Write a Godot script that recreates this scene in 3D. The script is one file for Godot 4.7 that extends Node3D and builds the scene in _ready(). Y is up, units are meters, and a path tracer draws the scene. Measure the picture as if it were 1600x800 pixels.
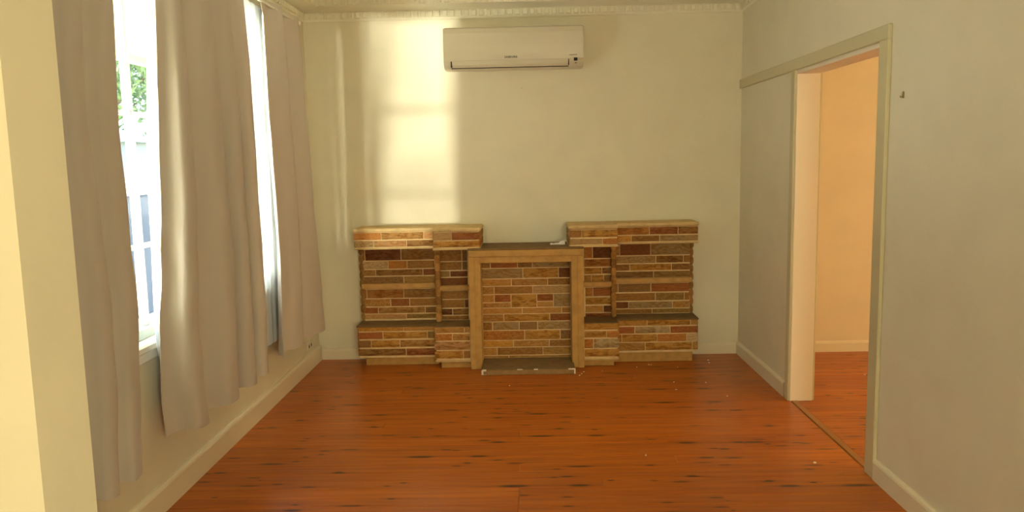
extends Node3D
# A living room with a stone fireplace wall. Units are metres, y is up, the back wall stands at z = ZW.

const XL := -1.667      # left wall
const XR := 1.618       # right wall
const ZW := -5.998      # back wall
const ZN := -1.24       # far face of the nib wall that the camera looks past
const HC := 2.74        # ceiling

var rng := RandomNumberGenerator.new()
var mats := {}
var tex := {}
var noise := FastNoiseLite.new()


# ------------------------------------------------------------------ mesh helpers
func begin(smooth := false) -> SurfaceTool:
	var st := SurfaceTool.new()
	st.begin(Mesh.PRIMITIVE_TRIANGLES)
	st.set_smooth_group(0 if smooth else -1)
	return st


func poly(st: SurfaceTool, pts: Array, outward: Vector3) -> void:
	# a flat convex polygon, turned so that its face looks along «outward»
	var n: Vector3 = (pts[1] - pts[0]).cross(pts[2] - pts[0])
	if n.length() < 1e-12 and pts.size() > 3:
		n = (pts[2] - pts[0]).cross(pts[3] - pts[0])
	var flip := n.dot(outward) < 0.0
	n = n.normalized() * (-1.0 if flip else 1.0)
	for k in range(1, pts.size() - 1):
		var tri := [pts[0], pts[k], pts[k + 1]] if flip else [pts[0], pts[k + 1], pts[k]]
		for p in tri:
			st.set_normal(n)
			st.add_vertex(p)


func bx(st: SurfaceTool, lo: Vector3, hi: Vector3, bevel := 0.0) -> void:
	# a box between two corners, its edges chamfered by «bevel»
	var c := (lo + hi) * 0.5
	var h := (hi - lo).abs() * 0.5
	var b := minf(bevel, minf(h.x, minf(h.y, h.z)) * 0.9)
	var at := func(s: Array, k: int) -> Vector3:
		var v := Vector3()
		for a in 3:
			v[a] = c[a] + s[a] * (h[a] - (0.0 if a == k else b))
		return v
	for k in 3:
		var u := (k + 1) % 3
		var w := (k + 2) % 3
		for sk in [-1, 1]:
			var pts := []
			for q in [[-1, -1], [1, -1], [1, 1], [-1, 1]]:
				var s := [0, 0, 0]
				s[k] = sk
				s[u] = q[0]
				s[w] = q[1]
				pts.append(at.call(s, k))
			var o := Vector3()
			o[k] = sk
			poly(st, pts, o)
			if b > 0.0:
				for su in [-1, 1]:
					var e := []
					for q in [[-1, k], [1, k], [1, u], [-1, u]]:
						var s := [0, 0, 0]
						s[k] = sk
						s[u] = su
						s[w] = q[0]
						e.append(at.call(s, q[1]))
					var oo := Vector3()
					oo[k] = sk
					oo[u] = su
					poly(st, e, oo)
	if b > 0.0:
		for i in 8:
			var s := [1 if i & 1 else -1, 1 if i & 2 else -1, 1 if i & 4 else -1]
			poly(st, [at.call(s, 0), at.call(s, 1), at.call(s, 2)], Vector3(s[0], s[1], s[2]))


func extrude(st: SurfaceTool, profile: PackedVector2Array, from: Vector3, along: Vector3, out: Vector3) -> void:
	# sweeps a profile (x: distance along «out», y: height) from one point along a vector, capped at both ends
	var mid := Vector2()
	for p in profile:
		mid += p / profile.size()
	var area := 0.0
	for i in profile.size():
		area += profile[i].cross(profile[(i + 1) % profile.size()])
	var pos := func(p: Vector2, e: float) -> Vector3: return from + along * e + out * p.x + Vector3.UP * p.y
	for i in profile.size():
		var a := profile[i]
		var b := profile[(i + 1) % profile.size()]
		var n2 := (b - a).orthogonal() * (1.0 if area < 0.0 else -1.0)
		n2 = -Vector2(-(b - a).y, (b - a).x) * (1.0 if area > 0.0 else -1.0)
		poly(st, [pos.call(a, 0.0), pos.call(b, 0.0), pos.call(b, 1.0), pos.call(a, 1.0)], out * n2.x + Vector3.UP * n2.y)
	var idx := Geometry2D.triangulate_polygon(profile)
	for e in [0.0, 1.0]:
		for i in range(0, idx.size(), 3):
			poly(st, [pos.call(profile[idx[i]], e), pos.call(profile[idx[i + 1]], e), pos.call(profile[idx[i + 2]], e)], along * (e - 0.5))


func tube(st: SurfaceTool, pts: Array, radius: Array, sides := 10) -> void:
	var rings := []
	for i in pts.size():
		var d: Vector3 = (pts[mini(i + 1, pts.size() - 1)] - pts[maxi(i - 1, 0)]).normalized()
		var a := d.cross(Vector3(0.31, 0.91, 0.27)).normalized()
		var b := d.cross(a)
		var ring := []
		for k in sides:
			var t := TAU * k / sides
			ring.append(pts[i] + (a * cos(t) + b * sin(t)) * radius[i])
		rings.append(ring)
	for i in pts.size() - 1:
		for k in sides:
			var k2 := (k + 1) % sides
			var quad := [rings[i][k], rings[i][k2], rings[i + 1][k2], rings[i + 1][k]]
			poly(st, quad, (quad[0] + quad[2] - pts[i] - pts[i + 1]))
	poly(st, rings[0], pts[0] - pts[1])
	poly(st, rings[-1], pts[-1] - pts[-2])


func ball(radius: float) -> SphereMesh:
	var s := SphereMesh.new()
	s.radius = radius
	s.height = radius * 2.0
	s.radial_segments = 20
	s.rings = 10
	return s


func obj(called: String, mesh, material: Material, parent: Node = self) -> MeshInstance3D:
	var o := MeshInstance3D.new()
	o.name = numbered(called) if parent == self else called
	o.mesh = mesh.commit() if mesh is SurfaceTool else mesh
	o.material_override = material
	parent.add_child(o, true)
	return o


func numbered(called: String) -> String:
	if not has_node(called):
		return called
	var i := 1
	while has_node("%s_%03d" % [called, i]):
		i += 1
	return "%s_%03d" % [called, i]


func thing(called: String, label: String, category: String, at := Vector3.ZERO, group := "") -> Node3D:
	var o := Node3D.new()
	o.name = numbered(called)
	add_child(o)
	o.position = at
	return tag(o, label, category, group)


func tag(o: Node3D, label: String, category: String, group := "") -> Node3D:
	o.set_meta("label", label)
	o.set_meta("category", category)
	if group:
		o.set_meta("group", group)
	return o


func struct(called: String, mesh, material: Material, label: String, category: String) -> MeshInstance3D:
	var o := obj(called, mesh, material)
	o.set_meta("kind", "structure")
	tag(o, label, category)
	return o


func box_obj(called: String, lo: Vector3, hi: Vector3, bevel: float, m: Material, parent: Node) -> MeshInstance3D:
	var st := begin()
	bx(st, lo, hi, bevel)
	return obj(called, st, m, parent)


# ------------------------------------------------------------------ textures and materials
func noise_tex(called: String, size: int, freq: float, octaves: int, ramp: Array, kind := FastNoiseLite.TYPE_SIMPLEX_SMOOTH, warp := 0.0) -> NoiseTexture2D:
	if tex.has(called):
		return tex[called]
	var n := FastNoiseLite.new()
	n.seed = called.hash() % 1000
	n.noise_type = kind
	n.frequency = freq
	n.fractal_octaves = octaves
	if warp > 0.0:
		n.domain_warp_enabled = true
		n.domain_warp_amplitude = warp
		n.domain_warp_frequency = freq * 0.7
	var t := NoiseTexture2D.new()
	t.width = size
	t.height = size
	t.seamless = true
	t.noise = n
	if ramp.size():
		var g := Gradient.new()
		g.offsets = PackedFloat32Array(range(ramp.size()).map(func(i): return float(i) / (ramp.size() - 1)))
		g.colors = PackedColorArray(ramp)
		t.color_ramp = g
	tex[called] = t
	return t


func grey(v: float) -> Color:
	return Color(v, v, v)


func plain(called: String, color: Color, rough := 0.6, spec := 0.5) -> StandardMaterial3D:
	if mats.has(called):
		return mats[called]
	var m := StandardMaterial3D.new()
	m.resource_name = called
	m.albedo_color = color
	m.roughness = rough
	m.metallic_specular = spec
	mats[called] = m
	return m


func with_texture(m: StandardMaterial3D, t: Texture2D, scale: Vector3, relief: Texture2D = null, depth := 0.1) -> StandardMaterial3D:
	m.albedo_texture = t
	m.uv1_triplanar = true
	m.uv1_world_triplanar = true
	m.uv1_scale = scale
	if relief:
		m.heightmap_enabled = true
		m.heightmap_texture = relief
		m.heightmap_scale = depth
	return m


func wall_paint(called: String, color: Color, rough := 0.55) -> StandardMaterial3D:
	if mats.has(called):
		return mats[called]
	var m := plain(called, color, rough, 0.4)
	return with_texture(m, noise_tex("mottle", 256, 0.012, 3, [grey(0.97), grey(1.0)]), Vector3.ONE * 0.7, noise_tex("roller", 256, 0.06, 3, []), 0.02)


const STONE := {
	"t": Color(0.76, 0.59, 0.36), "g": Color(0.81, 0.62, 0.33), "y": Color(0.72, 0.61, 0.44), "r": Color(0.66, 0.43, 0.27), "d": Color(0.54, 0.36, 0.24), "b": Color(0.65, 0.49, 0.30), "o": Color(0.74, 0.52, 0.29), "p": Color(0.78, 0.61, 0.43), "l": Color(0.79, 0.70, 0.54), "v": Color(0.64, 0.52, 0.32), "u": Color(0.60, 0.47, 0.32),
}


func stone_material(letter: String, variant: int) -> StandardMaterial3D:
	var called := "sandstone_%s_%d" % [letter, variant]
	if mats.has(called):
		return mats[called]
	var c: Color = STONE[letter]
	var v := 0.94 + 0.06 * (variant % 3)
	var m := plain(called, Color(c.r * v, c.g * v, c.b * v), 0.85, 0.3)
	var bands := noise_tex("bands_%d" % (variant % 3), 256, [0.010, 0.016, 0.022][variant % 3], 3, [Color(0.74, 0.68, 0.6), grey(0.92), Color(1.0, 0.97, 0.9), Color(0.86, 0.78, 0.66), grey(1.0), Color(0.84, 0.78, 0.7)], FastNoiseLite.TYPE_SIMPLEX_SMOOTH, 20.0)
	if variant == 3:
		return with_texture(m, noise_tex("veins", 256, 0.02, 3, [Color(0.6, 0.5, 0.4), grey(0.92), grey(1.0), Color(0.95, 0.9, 0.8), Color(0.72, 0.62, 0.5), grey(0.97), Color(0.86, 0.8, 0.7)], FastNoiseLite.TYPE_SIMPLEX_SMOOTH, 30.0), Vector3(1.6, 5.0, 1.6), noise_tex("grit", 256, 0.08, 4, []), 0.3)
	return with_texture(m, bands, [Vector3(2.2, 7.0, 2.2), Vector3(3.0, 5.0, 3.0), Vector3(1.5, 12.0, 1.5)][variant], noise_tex("grit", 256, 0.08, 4, []), 0.25)


func cement(called: String, color: Color) -> StandardMaterial3D:
	if mats.has(called):
		return mats[called]
	return with_texture(plain(called, color, 0.88, 0.3), noise_tex("blotch", 256, 0.02, 5, [grey(0.88), grey(0.96), grey(1.0)]), Vector3.ONE * 2.0, noise_tex("grit", 256, 0.08, 4, []), 0.12)


func wood_texture() -> ImageTexture:
	# eight boards one above another: cypress pine with lengthwise grain and dark oval knots
	var w := 2048
	var strip := 112
	var h := strip * 8
	var data := PackedByteArray()
	data.resize(w * h * 3)
	var r := RandomNumberGenerator.new()
	r.seed = 77
	var fine := FastNoiseLite.new()
	fine.seed = 5
	fine.frequency = 1.0
	fine.fractal_octaves = 2
	var slow := FastNoiseLite.new()
	slow.seed = 9
	slow.frequency = 1.0
	slow.fractal_octaves = 2
	for k in 8:
		var knots := []
		for j in r.randi_range(7, 12):
			var big := r.randf() < 0.3
			knots.append([r.randf_range(0, w), r.randf_range(14, strip - 14), r.randf_range(22, 40) if big else r.randf_range(9, 20), r.randf_range(7, 12) if big else r.randf_range(4, 8), r.randf_range(0.55, 1.0)])
		for y in strip:
			for x in w:
				var bend := 0.0
				var dark := 0.0
				for kn in knots:
					var dx: float = (x - kn[0]) / kn[2]
					if absf(dx) > 5.0:
						continue
					var dy: float = (y - kn[1]) / kn[3]
					var d := dx * dx + dy * dy
					bend += signf(dy) * exp(-dx * dx * 0.35) * exp(-absf(dy) * 0.5) * kn[3] * 0.8
					if d < 12.0:
						dark = maxf(dark, kn[4] * minf(1.0, 1.5 * exp(-d * 1.1)))
						dark = maxf(dark, kn[4] * 0.35 * exp(-dx * dx * 0.12) * exp(-dy * dy * 2.0))
				var yy := y + bend + k * 300.0
				var g := slow.get_noise_2d(x * 0.0022, yy * 0.022) * 0.75 + fine.get_noise_2d(x * 0.006, yy * 0.16) * 0.4
				var t := clampf(0.5 + g * 0.55, 0.0, 1.0)
				var c := Color(0.80, 0.54, 0.31).lerp(Color(1.0, 0.76, 0.48), t).lerp(Color(0.24, 0.13, 0.085), clampf(dark, 0.0, 0.92))
				var i := ((k * strip + y) * w + x) * 3
				data[i] = int(c.r * 255.0)
				data[i + 1] = int(c.g * 255.0)
				data[i + 2] = int(c.b * 255.0)
	return ImageTexture.create_from_image(Image.create_from_data(w, h, false, Image.FORMAT_RGB8, data))


# ------------------------------------------------------------------ scene
func _ready() -> void:
	rng.seed = 4711
	noise.seed = 3
	noise.frequency = 1.0
	view_and_light()
	shell()
	floors()
	cornices()
	door_and_rail()
	window()
	outside()
	fireplace()
	air_conditioner()
	curtains()
	small_things()


func view_and_light() -> void:
	var cam := Camera3D.new()
	cam.name = "camera"
	cam.transform = Transform3D(Basis(Vector3(0.9996, -0.02073, -0.01932), Vector3(0.01822, 0.99236, -0.12203), Vector3(0.0217, 0.12163, 0.99234)).orthonormalized(), Vector3(0, 1.53, 0))
	cam.fov = rad_to_deg(2.0 * atan(400.0 / 1219.5))
	cam.near = 0.05
	cam.far = 200.0
	add_child(cam)
	cam.current = true
	var around := WorldEnvironment.new()
	around.name = "surroundings"
	var e := Environment.new()
	e.background_mode = Environment.BG_SKY
	var s := ProceduralSkyMaterial.new()
	s.sky_top_color = Color(0.55, 0.72, 0.95)
	s.sky_horizon_color = Color(0.86, 0.93, 1.0)
	s.ground_horizon_color = Color(0.8, 0.82, 0.8)
	s.ground_bottom_color = Color(0.45, 0.45, 0.42)
	s.sky_energy_multiplier = 1.8
	e.sky = Sky.new()
	e.sky.sky_material = s
	e.tonemap_mode = Environment.TONE_MAPPER_LINEAR
	e.tonemap_exposure = 1.57
	e.sdfgi_enabled = true
	e.ssao_enabled = true
	e.ssil_enabled = true
	around.environment = e
	add_child(around)
	var sun := DirectionalLight3D.new()
	sun.name = "sun"
	sun.light_color = Color(1.0, 0.96, 0.88)
	sun.light_energy = 1.6
	sun.light_angular_distance = 0.5
	sun.shadow_enabled = true
	add_child(sun)
	sun.look_at_from_position(Vector3(5, 9, 4), Vector3.ZERO)
	# daylight thrown back by the bright front yard, coming in under the verandah roof and through the window
	area("yard_daylight", Vector3(-7.4, 0.2, 14.0), Vector3(-1.6, 1.5, -4.5), Vector2(11.5, 1.0), Color(1.0, 0.995, 0.90), 2900.0)
	area("verandah_daylight", Vector3(-3.3, 0.35, -3.4), Vector3(-1.4, 1.0, -3.4), Vector2(3.6, 0.8), Color(1.0, 0.99, 0.90), 48.0)
	# fill lights added in the room behind the camera, before made-up windows
	area("rear_fill", Vector3(0.75, 1.5, 5.6), Vector3(-0.6, 1.45, 0.0), Vector2(1.6, 1.5), Color(1.0, 0.945, 0.77), 6.0)
	area("side_fill", Vector3(1.50, 1.5, 1.4), Vector3(-0.4, 1.4, -0.5), Vector2(1.3, 1.4), Color(1.0, 0.945, 0.77), 6.6)


func area(called: String, at: Vector3, towards: Vector3, size: Vector2, color: Color, energy: float) -> void:
	var l := AreaLight3D.new()
	l.name = called
	l.area_size = size
	l.area_normalize_energy = true
	l.area_range = 20.0
	l.area_attenuation = 2.0
	l.light_color = color
	l.light_energy = energy
	l.shadow_enabled = true
	add_child(l)
	l.look_at_from_position(at, towards)


func shell() -> void:
	var paint := wall_paint("cream_wall_paint", Color(0.91, 0.885, 0.785))
	var warm := wall_paint("side_room_paint", Color(0.92, 0.87, 0.76))
	var st := begin()
	bx(st, Vector3(-1.95, -0.12, ZW - 0.15), Vector3(XR + 0.06, 2.95, ZW))
	struct("wall_back", st, paint, "cream painted back wall behind the stone fireplace and the air conditioner", "wall")
	st = begin()
	bx(st, Vector3(XR + 0.06, -0.12, ZW - 0.15), Vector3(4.95, 2.95, ZW))
	struct("wall_side_room_back", st, warm, "warm lit cream wall seen through the doorway on the right", "wall")
	# the window wall: a pier at each end, a strip below the sill and one above the head
	st = begin()
	bx(st, Vector3(XL - 0.24, -0.12, -4.86), Vector3(XL, 0.78, -2.97))
	bx(st, Vector3(XL - 0.24, 2.42, -4.86), Vector3(XL, 2.95, -2.97))
	bx(st, Vector3(XL - 0.24, -0.12, ZW), Vector3(XL, 2.95, -4.86))
	bx(st, Vector3(XL - 0.24, -0.12, -2.97), Vector3(XL, 2.95, ZN))
	struct("wall_left", st, paint, "cream painted window wall behind the taupe curtains", "wall")
	st = begin()
	bx(st, Vector3(XR, -0.12, ZW), Vector3(XR + 0.13, 2.95, -4.78))
	bx(st, Vector3(XR, -0.12, -3.645), Vector3(XR + 0.13, 2.95, 6.2))
	bx(st, Vector3(XR, 2.02, -4.78), Vector3(XR + 0.13, 2.95, -3.645))
	struct("wall_right", st, paint, "cream painted right wall with the open doorway in it", "wall")
	st = begin()
	bx(st, Vector3(XL - 0.24, -0.12, ZN), Vector3(-0.735, 2.95, -1.105))
	bx(st, Vector3(-0.735, 2.42, ZN), Vector3(XR, 2.95, -1.12))
	struct("wall_nib", st, paint, "pale yellow nib wall at the edge of the wide opening, nearest the viewer", "wall")
	# the room behind the camera
	st = begin()
	bx(st, Vector3(XL - 0.24, -0.12, -1.12), Vector3(XL, 2.95, 6.35))
	bx(st, Vector3(XL, -0.12, 6.2), Vector3(-0.75, 2.95, 6.35))
	bx(st, Vector3(1.35, -0.12, 6.2), Vector3(XR + 0.13, 2.95, 6.35))
	bx(st, Vector3(-0.75, -0.12, 6.2), Vector3(1.35, 0.68, 6.35))
	bx(st, Vector3(-0.75, 2.22, 6.2), Vector3(1.35, 2.95, 6.35))
	struct("wall_rear", st, paint, "cream walls of the room behind the viewer with an added window opening", "wall")
	# the room beyond the doorway
	st = begin()
	bx(st, Vector3(4.8, -0.12, ZW), Vector3(4.95, 2.95, -2.4))
	bx(st, Vector3(XR + 0.13, -0.12, -2.55), Vector3(4.8, 2.95, -2.4))
	struct("wall_side_room", st, warm, "cream walls of the room beyond the doorway, to the right of the view", "wall")
	st = begin()
	bx(st, Vector3(XL - 0.24, HC, ZW - 0.15), Vector3(4.95, 2.95, 6.35))
	struct("ceiling", st, wall_paint("ceiling_paint", Color(0.94, 0.92, 0.84), 0.8), "cream plaster ceiling above the decorative cornice", "ceiling")
	# baseboards, each a moulded board with a rounded top edge
	var gloss := plain("cream_gloss_trim", Color(0.91, 0.87, 0.76), 0.35)
	var board := func(t: float, h: float) -> PackedVector2Array: return PackedVector2Array([Vector2(0, 0), Vector2(t, 0), Vector2(t, h - 0.018), Vector2(t - 0.004, h - 0.008), Vector2(t - 0.011, h), Vector2(0, h)])
	st = begin()
	extrude(st, board.call(0.018, 0.085), Vector3(XL, 0, ZW), Vector3(XR - XL, 0, 0), Vector3(0, 0, 1))
	struct("baseboard_back", st, gloss, "low cream baseboard along the back wall on both sides of the fireplace", "baseboard")
	st = begin()
	extrude(st, board.call(0.022, 0.125), Vector3(XL, 0, ZN), Vector3(0, 0, ZW - ZN + 0.018), Vector3(1, 0, 0))
	struct("baseboard_left", st, gloss, "cream baseboard with a shiny top edge under the window wall", "baseboard")
	st = begin()
	extrude(st, board.call(0.018, 0.10), Vector3(XR, 0, -4.86), Vector3(0, 0, ZW + 4.86 + 0.018), Vector3(-1, 0, 0))
	extrude(st, board.call(0.018, 0.10), Vector3(XR, 0, 6.2), Vector3(0, 0, -3.56 - 6.2), Vector3(-1, 0, 0))
	struct("baseboard_right", st, gloss, "cream baseboard along the right wall on both sides of the doorway", "baseboard")
	st = begin()
	extrude(st, board.call(0.018, 0.085), Vector3(XR + 0.13, 0, ZW), Vector3(3.0, 0, 0), Vector3(0, 0, 1))
	struct("baseboard_side_room", st, gloss, "cream baseboard of the orange lit room beyond the doorway", "baseboard")


func floors() -> void:
	var wood := wood_texture()
	var tints := [Color(0.76, 0.565, 0.28), Color(0.78, 0.585, 0.29), Color(0.74, 0.54, 0.265), Color(0.80, 0.605, 0.305), Color(0.75, 0.55, 0.27)]
	var finish := []
	for i in 5:
		var m := plain("varnished_cypress_%d" % i, tints[i], 0.32, 0.36)
		m.albedo_texture = wood
		m.clearcoat_enabled = true
		m.clearcoat = 0.12
		m.clearcoat_roughness = 0.22
		m.heightmap_enabled = true
		m.heightmap_texture = noise_tex("floor_wave", 256, 0.02, 3, [])
		m.heightmap_scale = 0.15
		finish.append(m)
	var st := begin()
	bx(st, Vector3(XL - 0.24, -0.16, ZW - 0.1), Vector3(4.95, -0.02, 6.35))
	var floor_node := struct("floor", st, plain("subfloor", Color(0.16, 0.09, 0.05), 0.9), "varnished cypress pine floorboards running across the room, full of dark knots", "floor")
	var wide := 0.0955
	var cache := {}
	var rows := func(x0: float, x1: float, z_from: float, z_to: float) -> void:
		var z := z_from
		while z < z_to:
			# most boards run the whole width, some are butted together somewhere along it
			var cuts := [x0, x1]
			if x1 - x0 > 1.0 and rng.randf() < 0.4:
				cuts = [x0, x0 + snappedf(rng.randf_range(0.5, x1 - x0 - 0.5), 0.4), x1]
			for i in cuts.size() - 1:
				var length: float = cuts[i + 1] - cuts[i] - 0.0008
				var strip := rng.randi() % 8
				var key := "%d_%.3f" % [strip, length]
				if not cache.has(key):
					cache[key] = board_mesh(length, wide - 0.0012, strip, rng.randf())
				var o := obj("floorboard", cache[key], finish[rng.randi() % 5], floor_node)
				o.position = Vector3((cuts[i] + cuts[i + 1]) * 0.5, rng.randf_range(-0.0006, 0.0), z + wide * 0.5)
				if rng.randf() < 0.5:
					o.rotation.y = PI
			z += wide
	rows.call(XL, XR, ZW, -2.3)
	rows.call(XR + 0.045, 4.8, ZW, -2.6)
	st = begin()
	bx(st, Vector3(XL, -0.02, -2.255), Vector3(XR, 0.0, 6.2))
	var rest := obj("floorboards_behind", st, with_texture(plain("cypress_behind", Color(0.56, 0.33, 0.14), 0.3), noise_tex("plank_grain", 256, 0.02, 4, [grey(0.7), grey(1.0)]), Vector3(0.4, 1, 6)), floor_node)
	rest.set_meta("kind", "stuff")
	rest.position.y = 0.0
	st = begin()
	bx(st, Vector3(XR + 0.004, -0.02, -4.78), Vector3(XR + 0.043, 0.004, -3.645), 0.003)
	struct("trim_threshold", st, plain("threshold_wood", Color(0.62, 0.42, 0.22), 0.45), "narrow wooden threshold strip across the foot of the doorway", "threshold")


func board_mesh(length: float, width: float, strip: int, shift: float) -> ArrayMesh:
	var st := SurfaceTool.new()
	st.begin(Mesh.PRIMITIVE_TRIANGLES)
	var b := 0.0012
	var hx := length * 0.5
	var hz := width * 0.5
	var put := func(p: Vector3, n: Vector3) -> void:
		st.set_normal(n)
		st.set_uv(Vector2((p.x + hx) / 3.4 + shift, (strip + 0.04 + 0.92 * (p.z + hz) / width) / 8.0))
		st.add_vertex(p)
	var face := func(a: Vector3, c: Vector3, d: Vector3, e: Vector3, out: Vector3) -> void:
		var n := (c - a).cross(d - a)
		var flip := n.dot(out) < 0.0
		n = n.normalized() * (-1.0 if flip else 1.0)
		for p in ([a, c, d, a, d, e] if flip else [a, d, c, a, e, d]):
			put.call(p, n)
	var t := [Vector3(-hx + b, 0, -hz + b), Vector3(hx - b, 0, -hz + b), Vector3(hx - b, 0, hz - b), Vector3(-hx + b, 0, hz - b)]
	var m := [Vector3(-hx, -b, -hz), Vector3(hx, -b, -hz), Vector3(hx, -b, hz), Vector3(-hx, -b, hz)]
	face.call(t[0], t[1], t[2], t[3], Vector3.UP)
	for i in 4:
		var j := (i + 1) % 4
		var out: Vector3 = m[i] + m[j]
		out.y = 0.0
		face.call(t[i], t[j], m[j], m[i], out + Vector3.UP * 0.1)
		var dn := Vector3(0, -0.018, 0)
		face.call(m[i], m[j], m[j] + dn, m[i] + dn, out)
	return st.commit()


func cornices() -> void:
	var plaster := wall_paint("cornice_plaster", Color(0.94, 0.92, 0.83), 0.7)
	var profile := PackedVector2Array([Vector2(0, 2.588), Vector2(0.012, 2.588), Vector2(0.018, 2.600), Vector2(0.018, 2.652), Vector2(0.034, 2.656), Vector2(0.075, 2.664), Vector2(0.140, 2.676), Vector2(0.140, 2.728), Vector2(0.158, 2.732), Vector2(0.158, 2.75), Vector2(0, 2.75)])
	var low := begin()
	bx(low, Vector3(-0.018, -0.022, 0), Vector3(0.018, 0.022, 0.013), 0.005)
	var tooth := low.commit()
	var high := begin()
	bx(high, Vector3(-0.018, -0.023, 0), Vector3(0.018, 0.023, 0.013), 0.005)
	var tooth_high := high.commit()
	var runs := [
		["trim_cornice_back", Vector3(XL, 0, ZW), Vector3(XR - XL, 0, 0), Vector3(0, 0, 1), "cream plaster cornice with two rows of dentils along the back wall above the air conditioner"],
		["trim_cornice_left", Vector3(XL, 0, ZW), Vector3(0, 0, ZN - ZW), Vector3(1, 0, 0), "cream plaster cornice above the curtains on the window wall"],
		["trim_cornice_right", Vector3(XR, 0, ZW), Vector3(0, 0, ZN - ZW), Vector3(-1, 0, 0), "cream plaster cornice running along the top of the right wall"],
	]
	for r in runs:
		var st := begin()
		extrude(st, profile, r[1], r[2], r[3])
		var o := struct(r[0], st, plaster, r[4], "cornice")
		var length: float = r[2].length()
		var dir: Vector3 = r[2].normalized()
		var basis := Basis(Vector3.UP.cross(r[3]), Vector3.UP, r[3])
		if r[0] == "trim_cornice_back":
			for row in 2:
				var inset := 0.045 if row == 0 else 0.18
				var n := int((length - 2.0 * inset) / 0.0535)
				for i in n + 1:
					var d := obj("dentil", tooth if row == 0 else tooth_high, plaster, o)
					d.transform = Transform3D(basis, r[1] + dir * (inset + i * (length - 2.0 * inset) / n) + r[3] * ([0.017, 0.139][row]) + Vector3.UP * [2.626, 2.702][row])
		else:
			var mm := MultiMesh.new()
			mm.transform_format = MultiMesh.TRANSFORM_3D
			mm.mesh = tooth
			var n := int((length - 0.3) / 0.0535)
			mm.instance_count = n * 2
			for i in n * 2:
				var row := i / n
				mm.set_instance_transform(i, Transform3D(basis, r[1] + dir * (0.18 + (i % n) * 0.0535) + r[3] * ([0.017, 0.139][row]) + Vector3.UP * [2.626, 2.702][row]))
			var mi := MultiMeshInstance3D.new()
			mi.name = "dentils"
			mi.multimesh = mm
			mi.material_override = plaster
			mi.set_meta("kind", "stuff")
			o.add_child(mi)


func door_and_rail() -> void:
	var gloss := plain("doorway_trim", Color(0.80, 0.77, 0.62), 0.4)
	var lining := plain("doorway_lining", Color(0.92, 0.88, 0.80), 0.45)
	var st := begin()
	bx(st, Vector3(XR - 0.018, 2.028, -3.56), Vector3(XR + 0.001, 2.094, ZW + 0.002), 0.004)
	struct("trim_picture_rail", st, gloss, "flat cream rail running from the back corner over the doorway", "picture rail")
	# the lined opening
	var d := Node3D.new()
	d.name = "door_1"
	add_child(d)
	d.set_meta("kind", "structure")
	tag(d, "open doorway without a door leading to the warm lit side room", "doorway")
	box_obj("jamb", Vector3(XR - 0.004, 0, -4.782), Vector3(XR + 0.134, 2.01, -4.765), 0.002, lining, d)
	box_obj("jamb", Vector3(XR - 0.004, 0, -3.66), Vector3(XR + 0.134, 2.01, -3.643), 0.002, lining, d)
	box_obj("head_lining", Vector3(XR - 0.004, 2.005, -4.782), Vector3(XR + 0.134, 2.022, -3.643), 0.002, lining, d)
	box_obj("architrave", Vector3(XR - 0.018, 0, -4.835), Vector3(XR + 0.001, 2.03, -4.772), 0.004, gloss, d)
	box_obj("architrave", Vector3(XR - 0.018, 0, -3.652), Vector3(XR + 0.001, 2.03, -3.56), 0.004, gloss, d)
	box_obj("architrave", Vector3(XR + 0.129, 0, -4.84), Vector3(XR + 0.148, 2.09, -4.772), 0.004, gloss, d)
	box_obj("architrave", Vector3(XR + 0.129, 0, -3.652), Vector3(XR + 0.148, 2.09, -3.58), 0.004, gloss, d)


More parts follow.
